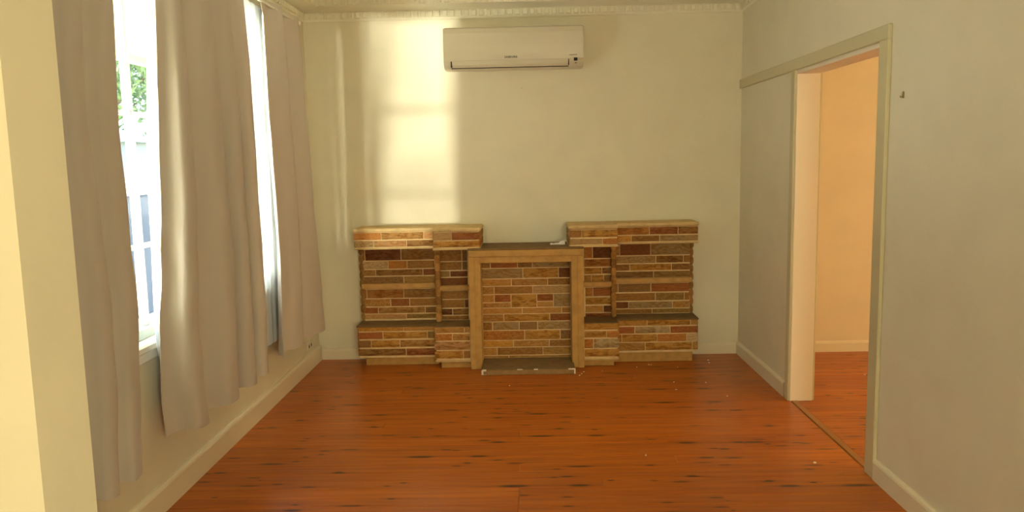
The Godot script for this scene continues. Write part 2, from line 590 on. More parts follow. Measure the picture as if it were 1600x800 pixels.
func window() -> void:
	var white := plain("white_window_paint", Color(0.93, 0.94, 0.93), 0.4)
	var shaded_paint := plain("shaded_white_frame_paint", Color(0.62, 0.65, 0.62), 0.45)  # frame is white; its indoor shade is put into this grey
	var glass := StandardMaterial3D.new()
	glass.resource_name = "window_glass"
	glass.albedo_color = Color(0.02, 0.02, 0.02, 0.02)
	glass.transparency = BaseMaterial3D.TRANSPARENCY_ALPHA
	glass.roughness = 0.02
	glass.metallic_specular = 0.15
	var w := Node3D.new()
	w.name = "window_1"
	add_child(w)
	w.set_meta("kind", "structure")
	tag(w, "white multi-paned window behind the parted taupe curtains", "window")
	var x0 := XL - 0.10
	var x1 := XL - 0.03
	var za := -4.86
	var zb := -2.97
	box_obj("window_frame", Vector3(x0, 0.78, za), Vector3(x1, 0.83, zb), 0.005, shaded_paint, w)
	box_obj("window_frame", Vector3(x0, 2.37, za), Vector3(x1, 2.42, zb), 0.005, shaded_paint, w)
	box_obj("window_frame", Vector3(x0, 0.83, za), Vector3(x1, 2.37, za + 0.05), 0.005, shaded_paint, w)
	box_obj("window_frame", Vector3(x0, 0.83, zb - 0.05), Vector3(x1, 2.37, zb), 0.005, shaded_paint, w)
	var bars := [za + 0.05]
	for k in range(-3, 3):
		var zc := -3.405 + k * 0.52
		if zc > za + 0.2 and zc < zb - 0.2:
			box_obj("glazing_bar", Vector3(x0 + 0.02, 0.83, zc - 0.011), Vector3(x1 - 0.012, 2.37, zc + 0.011), 0.004, shaded_paint, w)
			bars.append(zc)
	bars.append(zb - 0.05)
	for y in [1.185, 1.766]:
		box_obj("glazing_bar", Vector3(x0 + 0.025, y - 0.010, za + 0.05), Vector3(x1 - 0.015, y + 0.010, zb - 0.05), 0.004, shaded_paint, w)
	var ys := [0.83, 1.185, 1.766, 2.37]
	for i in bars.size() - 1:
		for j in 3:
			box_obj("pane", Vector3(x0 + 0.038, ys[j] + 0.004, bars[i] + 0.004), Vector3(x0 + 0.042, ys[j + 1] - 0.004, bars[i + 1] - 0.004), 0.0, glass, w)
	box_obj("window_sill", Vector3(x1, 0.745, za - 0.04), Vector3(XL + 0.035, 0.782, zb + 0.04), 0.008, white, w)
	box_obj("window_sill", Vector3(XL, 0.70, za - 0.02), Vector3(XL + 0.016, 0.745, zb + 0.02), 0.004, white, w)
	box_obj("outer_sill", Vector3(XL - 0.32, 0.72, za), Vector3(x0, 0.775, zb), 0.008, white, w)
	var q := Node3D.new()  # invented window over solid wall, dressing for the side fill light
	q.name = "window_3"
	add_child(q)
	q.set_meta("kind", "structure")
	tag(q, "made-up window frame and pale blind on the solid right wall, backing a fill light", "window")
	box_obj("window_frame", Vector3(XR - 0.03, 0.74, 0.6), Vector3(XR, 0.80, 2.2), 0.004, white, q)
	box_obj("window_frame", Vector3(XR - 0.03, 2.20, 0.6), Vector3(XR, 2.26, 2.2), 0.004, white, q)
	box_obj("added_blind", Vector3(XR - 0.022, 0.79, 0.63), Vector3(XR - 0.018, 2.21, 2.17), 0.0, plain("added_blind_cloth", Color(0.93, 0.91, 0.84), 0.9), q)
	# added window behind the camera; its opaque blind keeps stray yard light out
	var r := Node3D.new()
	r.name = "window_2"
	add_child(r)
	r.set_meta("kind", "structure")
	tag(r, "added wide window behind the viewer, its opaque blind shutting out stray light", "window")
	box_obj("window_frame", Vector3(-0.75, 0.68, 6.24), Vector3(1.35, 0.73, 6.30), 0.004, white, r)
	box_obj("window_frame", Vector3(-0.75, 2.17, 6.24), Vector3(1.35, 2.22, 6.30), 0.004, white, r)
	box_obj("window_frame", Vector3(-0.75, 0.73, 6.24), Vector3(-0.70, 2.17, 6.30), 0.004, white, r)
	box_obj("window_frame", Vector3(1.30, 0.73, 6.24), Vector3(1.35, 2.17, 6.30), 0.004, white, r)
	box_obj("pane", Vector3(-0.70, 0.73, 6.268), Vector3(1.30, 2.17, 6.272), 0.0, glass, r)
	box_obj("added_blind", Vector3(-0.74, 0.66, 6.19), Vector3(1.34, 2.24, 6.194), 0.0, plain("added_blind_cloth", Color(0.93, 0.91, 0.84), 0.9), r)


func outside() -> void:
	var white := plain("white_outdoor_paint", Color(0.90, 0.90, 0.88), 0.6)
	var concrete := cement("verandah_concrete", Color(0.62, 0.60, 0.56))
	var st := begin()
	bx(st, Vector3(-3.5, -0.4, -14), Vector3(XL - 0.24, -0.12, 5))
	struct("ground_verandah", st, concrete, "concrete verandah floor outside the window", "verandah")
	st = begin()
	bx(st, Vector3(-60, -0.6, -70), Vector3(-3.5, -0.4, 40))
	struct("ground_yard", st, with_texture(plain("yard_grass", Color(0.42, 0.47, 0.25), 0.95), noise_tex("turf", 256, 0.05, 4, [grey(0.6), grey(1.0)]), Vector3.ONE * 0.5), "sunlit yard beyond the verandah", "yard")
	st = begin()
	bx(st, Vector3(-3.25, 2.46, -14), Vector3(XL - 0.23, 2.53, 5))
	bx(st, Vector3(-3.32, 2.40, -14), Vector3(-3.25, 2.60, 5), 0.01)
	struct("ceiling_verandah", st, plain("soffit_paint", Color(0.92, 0.88, 0.74), 0.7), "cream verandah soffit seen at the top of the window gap", "soffit")
	# fence with grey panels below a rail on short balusters
	var grey_panel := plain("grey_fence_panel", Color(0.42, 0.46, 0.50), 0.7)
	var f := thing("fence", "white framed fence with grey panels and short balusters under its top rail, outside the window", "fence", Vector3(-4.2, -0.4, 0))
	box_obj("top_rail", Vector3(-0.035, 1.755, -14), Vector3(0.035, 1.795, -6.2), 0.008, white, f)
	box_obj("middle_rail", Vector3(-0.03, 1.64, -14), Vector3(0.03, 1.675, -6.2), 0.006, white, f)
	for i in 14:
		var z := -14.0 + i * 0.6
		box_obj("post", Vector3(-0.03, 0, z - 0.03), Vector3(0.03, 1.755, z + 0.03), 0.006, white, f)
		if i < 13:
			box_obj("panel", Vector3(-0.012, 0.10, z + 0.03), Vector3(0.012, 1.64, z + 0.57), 0.003, grey_panel, f)
			for k in 4:
				box_obj("baluster", Vector3(-0.012, 1.675, z + 0.13 + k * 0.11), Vector3(0.012, 1.755, z + 0.155 + k * 0.11), 0.003, white, f)
	# neighbouring house across the yard
	var boards := plain("pale_weatherboard", Color(0.88, 0.88, 0.85), 0.7)
	var h := thing("neighbour_house", "pale weatherboard house across the yard, seen through the window gap", "house", Vector3(-15, -0.4, -27))
	box_obj("wall", Vector3(-4, 0, -6), Vector3(3, 2.75, 4), 0.0, boards, h)
	for i in 15:
		st = begin()
		extrude(st, PackedVector2Array([Vector2(0, 0), Vector2(0.03, 0), Vector2(0.008, 0.18), Vector2(0, 0.18)]), Vector3(3, 0.02 + i * 0.18, -6), Vector3(0, 0, 10), Vector3(1, 0, 0))
		obj("weatherboard", st, boards, h)
		st = begin()
		extrude(st, PackedVector2Array([Vector2(0, 0), Vector2(0.03, 0), Vector2(0.008, 0.18), Vector2(0, 0.18)]), Vector3(-4, 0.02 + i * 0.18, 4), Vector3(7, 0, 0), Vector3(0, 0, 1))
		obj("weatherboard", st, boards, h)
	var rf := begin()
	var ridge := [Vector3(-0.5, 4.1, -4), Vector3(-0.5, 4.1, 2)]
	var eave := [Vector3(-4.5, 2.7, -6.5), Vector3(3.5, 2.7, -6.5), Vector3(3.5, 2.7, 4.5), Vector3(-4.5, 2.7, 4.5)]
	poly(rf, [eave[1], eave[2], ridge[1], ridge[0]], Vector3(1, 1, 0))
	poly(rf, [eave[0], eave[3], ridge[1], ridge[0]], Vector3(-1, 1, 0))
	poly(rf, [eave[2], eave[3], ridge[1]], Vector3(0, 1, 1))
	poly(rf, [eave[0], eave[1], ridge[0]], Vector3(0, 1, -1))
	poly(rf, eave, Vector3.DOWN)
	obj("roof", rf, plain("pale_roof", Color(0.80, 0.80, 0.78), 0.7), h)
	var dark := plain("house_window_glass", Color(0.42, 0.48, 0.52), 0.2)
	for p in [[3.0, -2.6], [3.0, 1.2]]:
		var wf := box_obj("house_window", Vector3(p[0], 1.1, p[1]), Vector3(p[0] + 0.08, 2.3, p[1] + 1.5), 0.01, white, h)
		box_obj("glass", Vector3(p[0] + 0.075, 1.18, p[1] + 0.08), Vector3(p[0] + 0.09, 2.22, p[1] + 1.42), 0.0, dark, wf)
	var wf2 := box_obj("house_window", Vector3(-1.5, 1.1, 4.0), Vector3(1.2, 2.3, 4.08), 0.01, white, h)
	for i in 3:
		box_obj("glass", Vector3(-1.42 + i * 0.87, 1.18, 4.075), Vector3(-0.62 + i * 0.87, 2.22, 4.09), 0.0, dark, wf2)
	tree("gum_tree", "tall leafy tree beyond the fence, filling the top of the window gap", Vector3(-11.5, -0.4, -20.5), 7.5, 2.6, 11)
	tree("gum_tree", "leafy tree standing behind the pale neighbouring house", Vector3(-17, -0.4, -37.0), 9.0, 4.0, 12)
	tree("gum_tree", "bushy tree well to the near side of the neighbouring house", Vector3(-13, -0.4, -12.0), 7.0, 2.8, 13)


func tree(called: String, label: String, at: Vector3, height: float, spread: float, sd: int) -> void:
	var r := RandomNumberGenerator.new()
	r.seed = sd
	var t := thing(called, label, "tree", at, "")
	var bark := plain("tree_bark", Color(0.45, 0.38, 0.30), 0.9)
	var st := begin()
	tube(st, [Vector3.ZERO, Vector3(0.1, height * 0.3, 0.05), Vector3(-0.05, height * 0.7, 0.1)], [0.22, 0.16, 0.07])
	obj("trunk", st, bark, t)
	var tips := []
	for i in 7:
		var a := TAU * i / 7.0 + r.randf()
		var y0 := height * r.randf_range(0.3, 0.6)
		var tip := Vector3(cos(a) * spread * r.randf_range(0.5, 0.95), y0 + height * r.randf_range(0.15, 0.4), sin(a) * spread * r.randf_range(0.5, 0.95))
		st = begin()
		tube(st, [Vector3(0.05, y0, 0.05), Vector3(tip.x * 0.5, lerpf(y0, tip.y, 0.6), tip.z * 0.5), tip], [0.08, 0.05, 0.02], 6)
		obj("branch", st, bark, t)
		tips.append(tip)
	tips.append(Vector3(0, height * 0.85, 0))
	var leaf := begin()
	poly(leaf, [Vector3(0, 0, 0), Vector3(0.05, 0.11, 0.02), Vector3(0, 0.26, 0)], Vector3(0, 0, 1))
	poly(leaf, [Vector3(0, 0, 0), Vector3(0, 0.26, 0), Vector3(-0.05, 0.11, 0.02)], Vector3(0, 0, 1))
	var lm := plain("tree_leaf", Color(0.40, 0.50, 0.30), 0.6)
	lm.cull_mode = BaseMaterial3D.CULL_DISABLED
	lm.backlight_enabled = true
	lm.backlight = Color(0.35, 0.42, 0.2)
	var mm := MultiMesh.new()
	mm.transform_format = MultiMesh.TRANSFORM_3D
	mm.mesh = leaf.commit()
	mm.instance_count = 4200
	for i in mm.instance_count:
		var c: Vector3 = tips[r.randi() % tips.size()]
		var v := Vector3(r.randfn(), r.randfn() * 0.7, r.randfn()) * spread * 0.27
		mm.set_instance_transform(i, Transform3D(Basis.from_euler(Vector3(r.randf() * TAU, r.randf() * TAU, r.randf() * TAU)).scaled(Vector3.ONE * r.randf_range(0.7, 1.4)), c + v))
	var mi := MultiMeshInstance3D.new()
	mi.name = "foliage"
	mi.multimesh = mm
	mi.material_override = lm
	mi.set_meta("kind", "stuff")
	t.add_child(mi)


# ------------------------------------------------------------------ fireplace
func stone_mesh(w: float, h: float, d: float, rough: bool, flare := Vector2.ZERO) -> ArrayMesh:
	# a squared sandstone whose back lies at z = 0 and whose face is dressed or left rock-faced; centred on x and y
	var st := begin()
	var nx := clampi(int(w / 0.035), 2, 6) if rough else 2
	var ny := 3 if rough else 2
	var off := Vector3(rng.randf() * 90, rng.randf() * 90, rng.randf() * 90)
	var lean := rng.randf_range(-0.5, 0.5)
	var grid := []
	for j in ny + 1:
		var row := []
		for i in nx + 1:
			var u := float(i) / nx
			var v := float(j) / ny
			var edge := i == 0 or j == 0 or i == nx or j == ny
			var z := d - (0.0045 if edge else -0.001)
			if rough:
				z += absf(noise.get_noise_3d(u * w * 26.0 + off.x + v * lean * 4.0, v * h * 34.0 + off.y, off.z)) * (0.018 if not edge else 0.002)
			elif not edge:
				z += rng.randf_range(-0.0008, 0.0008)
			var x := (u - 0.5) * w
			var y := (v - 0.5) * h
			if not rough and not edge:
				x *= 0.96
			if rough and edge:
				x += noise.get_noise_3d(v * h * 40.0, off.y, u * 9.0 + off.z) * 0.002
				y += noise.get_noise_3d(u * w * 30.0, off.x, v * 9.0 + off.z) * 0.002
			row.append(Vector3(x, y, z))
		grid.append(row)
	if not rough:
		# a dressed face: one flat middle with a narrow arris all round
		var a := minf(0.004, h * 0.2)
		var f := [Vector3(-w / 2 + a, -h / 2 + a, d), Vector3(w / 2 - a, -h / 2 + a, d + rng.randf_range(-0.0012, 0.0012)), Vector3(w / 2 - a, h / 2 - a, d), Vector3(-w / 2 + a, h / 2 - a, d)]
		var g := [Vector3(-w / 2, -h / 2, d - a), Vector3(w / 2, -h / 2, d - a), Vector3(w / 2, h / 2, d - a), Vector3(-w / 2, h / 2, d - a)]
		poly(st, [f[0], f[1], f[2]], Vector3.BACK)
		poly(st, [f[0], f[2], f[3]], Vector3.BACK)
		for i in 4:
			var j := (i + 1) % 4
			var out: Vector3 = g[i] + g[j]
			out.z = 0.0
			poly(st, [f[i], f[j], g[j], g[i]], out + Vector3.BACK * 0.1)
			poly(st, [g[i], g[j], Vector3(g[j].x, g[j].y, 0), Vector3(g[i].x, g[i].y, 0)], out)
		return st.commit()
	for j in ny:
		for i in nx:
			poly(st, [grid[j][i], grid[j][i + 1], grid[j + 1][i + 1]], Vector3.BACK)
			poly(st, [grid[j][i], grid[j + 1][i + 1], grid[j + 1][i]], Vector3.BACK)
	for i in nx:
		for j in [0, ny]:
			var a: Vector3 = grid[j][i]
			var b: Vector3 = grid[j][i + 1]
			poly(st, [a, b, Vector3(b.x, b.y, 0), Vector3(a.x, a.y, 0)], Vector3(0, -1 if j == 0 else 1, 0))
	for j in ny:
		for i in [0, nx]:
			var a: Vector3 = grid[j][i]
			var b: Vector3 = grid[j + 1][i]
			poly(st, [a, b, Vector3(b.x, b.y, 0), Vector3(a.x, a.y, 0)], Vector3(-1 if i == 0 else 1, 0, 0))
	return st.commit()


func lay(parent: Node3D, frame: Array, x_px: Vector2, y_px: Vector2, courses: Array, z: float, proud := 0.004, sides := Vector2.ZERO) -> void:
	# frame: left, right, bottom, top of the face in metres. A course is [top, bottom, joints across, one letter per stone]; capitals are rock-faced.
	for c in courses:
		var xs: Array = [x_px.x] + c[2] + [x_px.y]
		for i in xs.size() - 1:
			if c[3][i] != ".":
				one_stone(parent, frame, x_px, y_px, [xs[i], xs[i + 1], c[0], c[1]], c[3][i], z, proud, Vector2(sides.x if i == 0 else 0.0, sides.y if i == xs.size() - 2 else 0.0))


func one_stone(parent: Node3D, frame: Array, x_px: Vector2, y_px: Vector2, r: Array, letter: String, z: float, proud: float, sides := Vector2.ZERO) -> void:
	var joint := 0.0030
	var x0 := remap(r[0], x_px.x, x_px.y, frame[0], frame[1]) + joint - sides.x
	var x1 := remap(r[1], x_px.x, x_px.y, frame[0], frame[1]) - joint + sides.y
	var y1 := remap(r[2], y_px.x, y_px.y, frame[3], frame[2]) - 0.0022
	var y0 := remap(r[3], y_px.x, y_px.y, frame[3], frame[2]) + 0.0022
	var rough := letter == letter.to_upper()
	var o := obj("stone", stone_mesh(x1 - x0, y1 - y0, proud + rng.randf_range(0.0, 0.004) + 0.02, rough), stone_material(letter.to_lower(), 3 if rough else rng.randi() % 3), parent)
	o.position = Vector3((x0 + x1) / 2, (y0 + y1) / 2, z - 0.02)


func pier(parent: Node3D, x0: float, x1: float, y0: float, y1: float, z_front: float, letters: String) -> void:
	# a thin pier of rounded rock-faced courses standing out from the wall
	var n := letters.length()
	for i in n:
		var a := lerpf(y0, y1, float(i) / n) + 0.0005
		var b := lerpf(y0, y1, float(i + 1) / n) - 0.0005
		var j := rng.randf_range(0.0, 0.005)
		var st := begin(true)
		var z1 := z_front + rng.randf_range(-0.004, 0.006)
		var grow := [0.0, 0.75, 1.0, 1.0, 0.75, 0.0]
		var prev := []
		for k in 6:
			var y := lerpf(a, b, k / 5.0)
			var e: float = 0.006 * grow[k]
			var ring := [Vector3(x0 - j * 0.5 - e, y, ZW + 0.001), Vector3(x0 - j * 0.5 - e, y, z1 - 0.012 + e), Vector3(x0 + 0.006, y, z1 - 0.006 + e), Vector3(x1 - 0.006, y, z1 - 0.006 + e), Vector3(x1 + j * 0.3 + e, y, z1 - 0.012 + e), Vector3(x1 + j * 0.3 + e, y, ZW + 0.001)]
			if k > 0:
				for q in 5:
					poly(st, [prev[q], prev[q + 1], ring[q + 1], ring[q]], (ring[q] + ring[q + 1]) * 0.5 - Vector3((x0 + x1) * 0.5, y, (ZW + z1) * 0.5))
			else:
				poly(st, ring, Vector3.DOWN)
			prev = ring
		poly(st, prev, Vector3.UP)
		obj("stone", st, stone_material(letters[i], rng.randi() % 3), parent)


func fireplace() -> void:
	var f := thing("fireplace", "sandstone fireplace wall unit with open stone shelves and a rendered surround, against the back wall", "fireplace")
	var mortar := cement("mortar", Color(0.93, 0.83, 0.62))
	var render := cement("tan_render", Color(0.78, 0.62, 0.37))
	var top := cement("grey_ledge", Color(0.53, 0.43, 0.29))
	var slab := cement("cream_slab", Color(0.86, 0.75, 0.54))
	var shelf := cement("shelf_cement", Color(0.82, 0.65, 0.40))
	# ---- centre: rendered surround, stone panel, hearth
	var s := begin()
	bx(s, Vector3(-0.442, 0, -5.98), Vector3(-0.357, 0.882, -5.63), 0.004)
	bx(s, Vector3(0.306, 0, -5.98), Vector3(0.395, 0.882, -5.63), 0.004)
	bx(s, Vector3(-0.442, 0.788, -5.98), Vector3(0.395, 0.882, -5.632), 0.004)
	obj("surround", s, render, f)
	s = begin()
	bx(s, Vector3(-0.442, 0.838, -5.634), Vector3(0.395, 0.884, -5.618), 0.004)
	bx(s, Vector3(-0.442, 0, -5.634), Vector3(-0.398, 0.838, -5.622), 0.004)
	bx(s, Vector3(0.350, 0, -5.634), Vector3(0.395, 0.838, -5.622), 0.004)
	obj("raised_border", s, render, f)
	box_obj("mantel_ledge", Vector3(-0.445, 0.884, ZW), Vector3(0.398, 0.900, -5.617), 0.004, top, f)
	box_obj("hearth", Vector3(-0.357, 0, -5.80), Vector3(0.318, 0.042, -5.458), 0.005, top, f)
	s = begin()
	bx(s, Vector3(-0.355, 0.002, -5.459), Vector3(0.316, 0.036, -5.4555), 0.001)
	obj("hearth_edge", s, cement("hearth_edge_cement", Color(0.62, 0.50, 0.34)), f)
	s = begin()
	for c in [[-0.357, -0.342, 0.004, 0.038], [-0.35, -0.318, 0.004, 0.006], [-0.35, -0.322, 0.030, 0.0425], [0.268, 0.318, 0.034, 0.0435], [0.309, 0.319, 0.002, 0.04], [-0.10, -0.06, 0.036, 0.0428], [0.02, 0.05, 0.035, 0.0428]]:
		bx(s, Vector3(c[0], c[2], -5.462), Vector3(c[1], c[3], -5.4538), 0.0015)
	obj("chipped_edge", s, plain("bare_plaster", Color(0.92, 0.88, 0.80), 0.9), f)
	var panel := box_obj("firebox_panel", Vector3(-0.357, 0.03, -5.98), Vector3(0.306, 0.80, -5.785), 0.0, mortar, f)
	var fr := [-0.357, 0.306, 0.042, 0.792]
	var xp := Vector2(102, 580)
	var yp := Vector2(173, 667)
	lay(panel, fr, xp, yp, [
		[174, 213, [150, 297, 377], "brby"], [215, 265, [325, 517], "yGd"], [268, 302, [262, 458], "ttb"], [304, 343, [168, 377], "tby"],
		[413, 442, [318, 532], "ttb"], [444, 481, [217, 467], "tGr"], [483, 525, [155, 300, 400], "byuy"], [527, 575, [328, 522], "oGu"],
		[577, 611, [267, 462], "gtb"], [613, 652, [177, 427], "tbt"], [654, 667, [240], "tt"]], -5.785)
	for r in [[102, 168, 345, 384, "t"], [168, 258, 345, 384, "r"], [102, 258, 386, 411, "t"], [258, 398, 345, 411, "G"], [398, 488, 345, 381, "r"], [398, 488, 383, 411, "t"], [488, 580, 345, 411, "y"]]:
		one_stone(panel, fr, xp, yp, r, r[4], -5.785, 0.004)
	# ---- left cabinet, outer bay
	box_obj("plinth", Vector3(-1.255, 0, ZW), Vector3(-0.70, 0.075, -5.787), 0.004, render, f)
	var b := box_obj("lower_block", Vector3(-1.295, 0.066, ZW), Vector3(-0.70, 0.304, -5.752), 0.003, mortar, f)
	lay(b, [-1.30, -0.705, 0.080, 0.306], Vector2(105, 1060), Vector2(155, 517), [
		[155, 210, [660], "gt"], [218, 305, [408, 948], "rGv"], [320, 410, [262, 610], "bGT"], [425, 515, [683], "BR"]], -5.752, 0.006, Vector2(0.006, 0))
	for i in 4:
		var st := begin()
		bx(st, Vector3(-1.309 + rng.randf_range(0, 0.003), 0.084 + i * 0.056, ZW + 0.02), Vector3(-1.29, 0.136 + i * 0.056, -5.765), 0.007)
		obj("stone", st, stone_material("bvot"[i], 0), b)
	box_obj("ledge", Vector3(-1.308, 0.303, ZW), Vector3(-0.70, 0.316, -5.738), 0.004, top, f)
	var back := box_obj("back_panel", Vector3(-1.280, 0.31, ZW), Vector3(-0.69, 0.90, -5.934), 0.0, mortar, f)
	lay(back, [-1.280, -0.712, 0.603, 0.865], Vector2(50, 805), Vector2(38, 390), [
		[2, 145, [75, 445], "bDb"], [150, 232, [310, 505, 785], "lobb"], [238, 305, [180, 665], "tBd"], [312, 388, [465], "uv"]], -5.934)
	lay(back, [-1.280, -0.712, 0.325, 0.565], Vector2(50, 805), Vector2(440, 750), [
		[445, 535, [80, 460], "bOb"], [540, 618, [323, 518], "trb"], [625, 690, [190, 675], "rTb"], [695, 745, [480], "pv"]], -5.934)
	box_obj("shelf", Vector3(-1.292, 0.570, ZW), Vector3(-0.70, 0.609, -5.900), 0.005, shelf, f)
	var p := Node3D.new()
	p.name = "stone_pier"
	f.add_child(p, true)
	pier(p, -1.302, -1.276, 0.315, 0.898, -5.928, "vbvbvvbvb")
	p = Node3D.new()
	p.name = "stone_pier"
	f.add_child(p, true)
	pier(p, -0.711, -0.682, 0.315, 0.898, -5.85, "ttbttbttb")
	var m := box_obj("mantel", Vector3(-1.292, 0.898, ZW), Vector3(-0.70, 1.022, -5.752), 0.003, mortar, f)
	lay(m, [-1.298, -0.703, 0.908, 1.021], Vector2(82, 985), Vector2(168, 334), [
		[172, 252, [390, 870], "oTp"], [260, 332, [303, 675], "ypB"]], -5.752, 0.006, Vector2(0.002, 0))
	box_obj("mantel_lip", Vector3(-1.298, 0.893, ZW), Vector3(-0.70, 0.906, -5.738), 0.003, slab, f)
	box_obj("mantel_slab", Vector3(-1.302, 1.022, ZW), Vector3(-0.70, 1.050, -5.736), 0.008, slab, f)
	# ---- left cabinet, inner bay
	box_obj("plinth", Vector3(-0.668, 0, ZW), Vector3(-0.44, 0.055, -5.675), 0.004, render, f)
	b = box_obj("lower_block", Vector3(-0.702, 0.046, ZW), Vector3(-0.44, 0.306, -5.662), 0.003, mortar, f)
	lay(b, [-0.709, -0.447, 0.074, 0.316], Vector2(1075, 1510), Vector2(172, 563), [
		[175, 247, [1445], "tt"], [256, 342, [1293], "oT"], [350, 454, [], "P"], [463, 561, [1425], "Gb"]], -5.662, 0.006, Vector2(0.006, 0))
	for i in 4:
		var st := begin()
		bx(st, Vector3(-0.716 + rng.randf_range(0, 0.004), 0.076 + i * 0.06, ZW + 0.02), Vector3(-0.699, 0.132 + i * 0.06, -5.668), 0.007)
		obj("stone", st, stone_material("tpto"[i], 0), b)
	box_obj("block_lip", Vector3(-0.71, 0.052, ZW), Vector3(-0.442, 0.066, -5.652), 0.003, slab, f)
	box_obj("ledge", Vector3(-0.706, 0.305, ZW), Vector3(-0.442, 0.3165, -5.664), 0.004, top, f)
	back = box_obj("back_panel", Vector3(-0.695, 0.31, ZW), Vector3(-0.44, 0.90, -5.904), 0.0, mortar, f)
	lay(back, [-0.686, -0.470, 0.585, 0.856], Vector2(848, 1125), Vector2(45, 410), [
		[2, 155, [1070], "bu"], [160, 248, [1070], "bu"], [255, 318, [950], "vd"], [325, 405, [], "d"]], -5.904)
	lay(back, [-0.686, -0.470, 0.317, 0.547], Vector2(848, 1125), Vector2(462, 768), [
		[465, 550, [], "b"], [555, 640, [1085], "bd"], [648, 715, [965], "DB"], [720, 766, [], "b"]], -5.904)
	box_obj("shelf", Vector3(-0.684, 0.556, ZW), Vector3(-0.442, 0.592, -5.85), 0.005, shelf, f)
	m = box_obj("mantel", Vector3(-0.695, 0.892, ZW), Vector3(-0.362, 1.022, -5.662), 0.003, mortar, f)
	lay(m, [-0.702, -0.356, 0.905, 1.019], Vector2(985, 1497), Vector2(170, 348), [
		[172, 262, [1192], "yr"], [270, 346, [], "G"]], -5.662, 0.006)
	for i in 2:
		var st := begin()
		bx(st, Vector3(-0.365, 0.907 + i * 0.058, ZW + 0.01), Vector3(-0.350, 0.961 + i * 0.058, -5.660), 0.005)
		obj("stone", st, stone_material("rb"[i], 1), m)
	box_obj("mantel_lip", Vector3(-0.702, 0.888, ZW), Vector3(-0.352, 0.902, -5.648), 0.003, slab, f)
	box_obj("mantel_slab", Vector3(-0.704, 1.022, ZW), Vector3(-0.348, 1.050, -5.646), 0.008, slab, f)
	# ---- right cabinet, inner bay
	box_obj("plinth", Vector3(0.393, 0, ZW), Vector3(0.618, 0.052, -5.675), 0.004, render, f)
	b = box_obj("lower_block", Vector3(0.393, 0.046, ZW), Vector3(0.645, 0.318, -5.662), 0.003, mortar, f)
	lay(b, [0.397, 0.652, 0.068, 0.325], Vector2(222, 482), Vector2(380, 635), [
		[380, 428, [], "g"], [437, 487, [392], "Go"], [495, 565, [292], "oL"], [572, 631, [], "G"]], -5.662, 0.006, Vector2(0, 0.006))
	for i in 4:
		var st := begin()
		bx(st, Vector3(0.642, 0.07 + i * 0.063, ZW + 0.02), Vector3(0.659 - rng.randf_range(0, 0.004), 0.129 + i * 0.063, -5.668), 0.007)
		obj("stone", st, stone_material("glog"[i], 0), b)
	box_obj("block_lip", Vector3(0.395, 0.052, ZW), Vector3(0.652, 0.064, -5.652), 0.003, slab, f)
	box_obj("ledge", Vector3(0.395, 0.317, ZW), Vector3(0.655, 0.3275, -5.664), 0.004, top, f)
	back = box_obj("back_panel", Vector3(0.393, 0.31, ZW), Vector3(0.64, 0.90, -5.904), 0.0, mortar, f)
	lay(back, [0.417, 0.630, 0.592, 0.857], Vector2(282, 575), Vector2(382, 742), [
		[338, 490, [375], "od"], [498, 580, [], "O"], [588, 655, [470], "GB"], [664, 740, [360, 490], "tGu"]], -5.904)
	lay(back, [0.424, 0.630, 0.318, 0.556], Vector2(222, 430), Vector2(92, 332), [
		[95, 165, [283], "or"], [172, 230, [], "G"], [237, 290, [362], "td"], [295, 331, [], "R"]], -5.904)
	box_obj("shelf", Vector3(0.396, 0.566, ZW), Vector3(0.624, 0.602, -5.85), 0.005, shelf, f)
	m = box_obj("mantel", Vector3(0.300, 0.896, ZW), Vector3(0.643, 1.022, -5.662), 0.003, mortar, f)
	lay(m, [0.296, 0.650, 0.908, 1.018], Vector2(150, 625), Vector2(198, 352), [
		[200, 276, [272], "bG"], [288, 350, [475], "yo"]], -5.662, 0.006)
	for i in 2:
		var st := begin()
		bx(st, Vector3(0.292, 0.910 + i * 0.055, ZW + 0.01), Vector3(0.304, 0.961 + i * 0.055, -5.660), 0.005)
		obj("stone", st, stone_material("vy"[i], 1), m)
	box_obj("mantel_lip", Vector3(0.294, 0.891, ZW), Vector3(0.652, 0.905, -5.648), 0.003, slab, f)
	box_obj("mantel_slab", Vector3(0.290, 1.022, ZW), Vector3(0.652, 1.052, -5.646), 0.008, slab, f)
	# ---- right cabinet, outer bay
	box_obj("plinth", Vector3(0.60, 0, ZW), Vector3(1.219, 0.085, -5.775), 0.004, render, f)
	b = box_obj("lower_block", Vector3(0.64, 0.076, ZW), Vector3(1.245, 0.325, -5.752), 0.003, mortar, f)
	lay(b, [0.655, 1.250, 0.090, 0.330], Vector2(482, 1100), Vector2(338, 588), [
		[340, 388, [710, 1045], "gGt"], [395, 450, [615, 888], "rLr"], [455, 517, [513, 788, 1015], "oGol"], [522, 585, [695, 1060], "tGt"]], -5.752, 0.006, Vector2(0, 0.006))
	for i in 4:
		var st := begin()
		bx(st, Vector3(1.240, 0.092 + i * 0.058, ZW + 0.02), Vector3(1.259 - rng.randf_range(0, 0.004), 0.146 + i * 0.058, -5.765), 0.007)
		obj("stone", st, stone_material("tlrt"[i], 0), b)
	box_obj("ledge", Vector3(0.645, 0.324, ZW), Vector3(1.258, 0.336, -5.738), 0.004, top, f)
	back = box_obj("back_panel", Vector3(0.63, 0.31, ZW), Vector3(1.228, 0.90, -5.934), 0.0, mortar, f)
	lay(back, [0.656, 1.230, 0.615, 0.875], Vector2(608, 1402), Vector2(342, 694), [
		[312, 457, [660, 985], "tdy"], [463, 540, [1040, 1330], "yBb"], [548, 616, [765, 1205], "bGb"], [624, 692, [1015], "uv"]], -5.934)
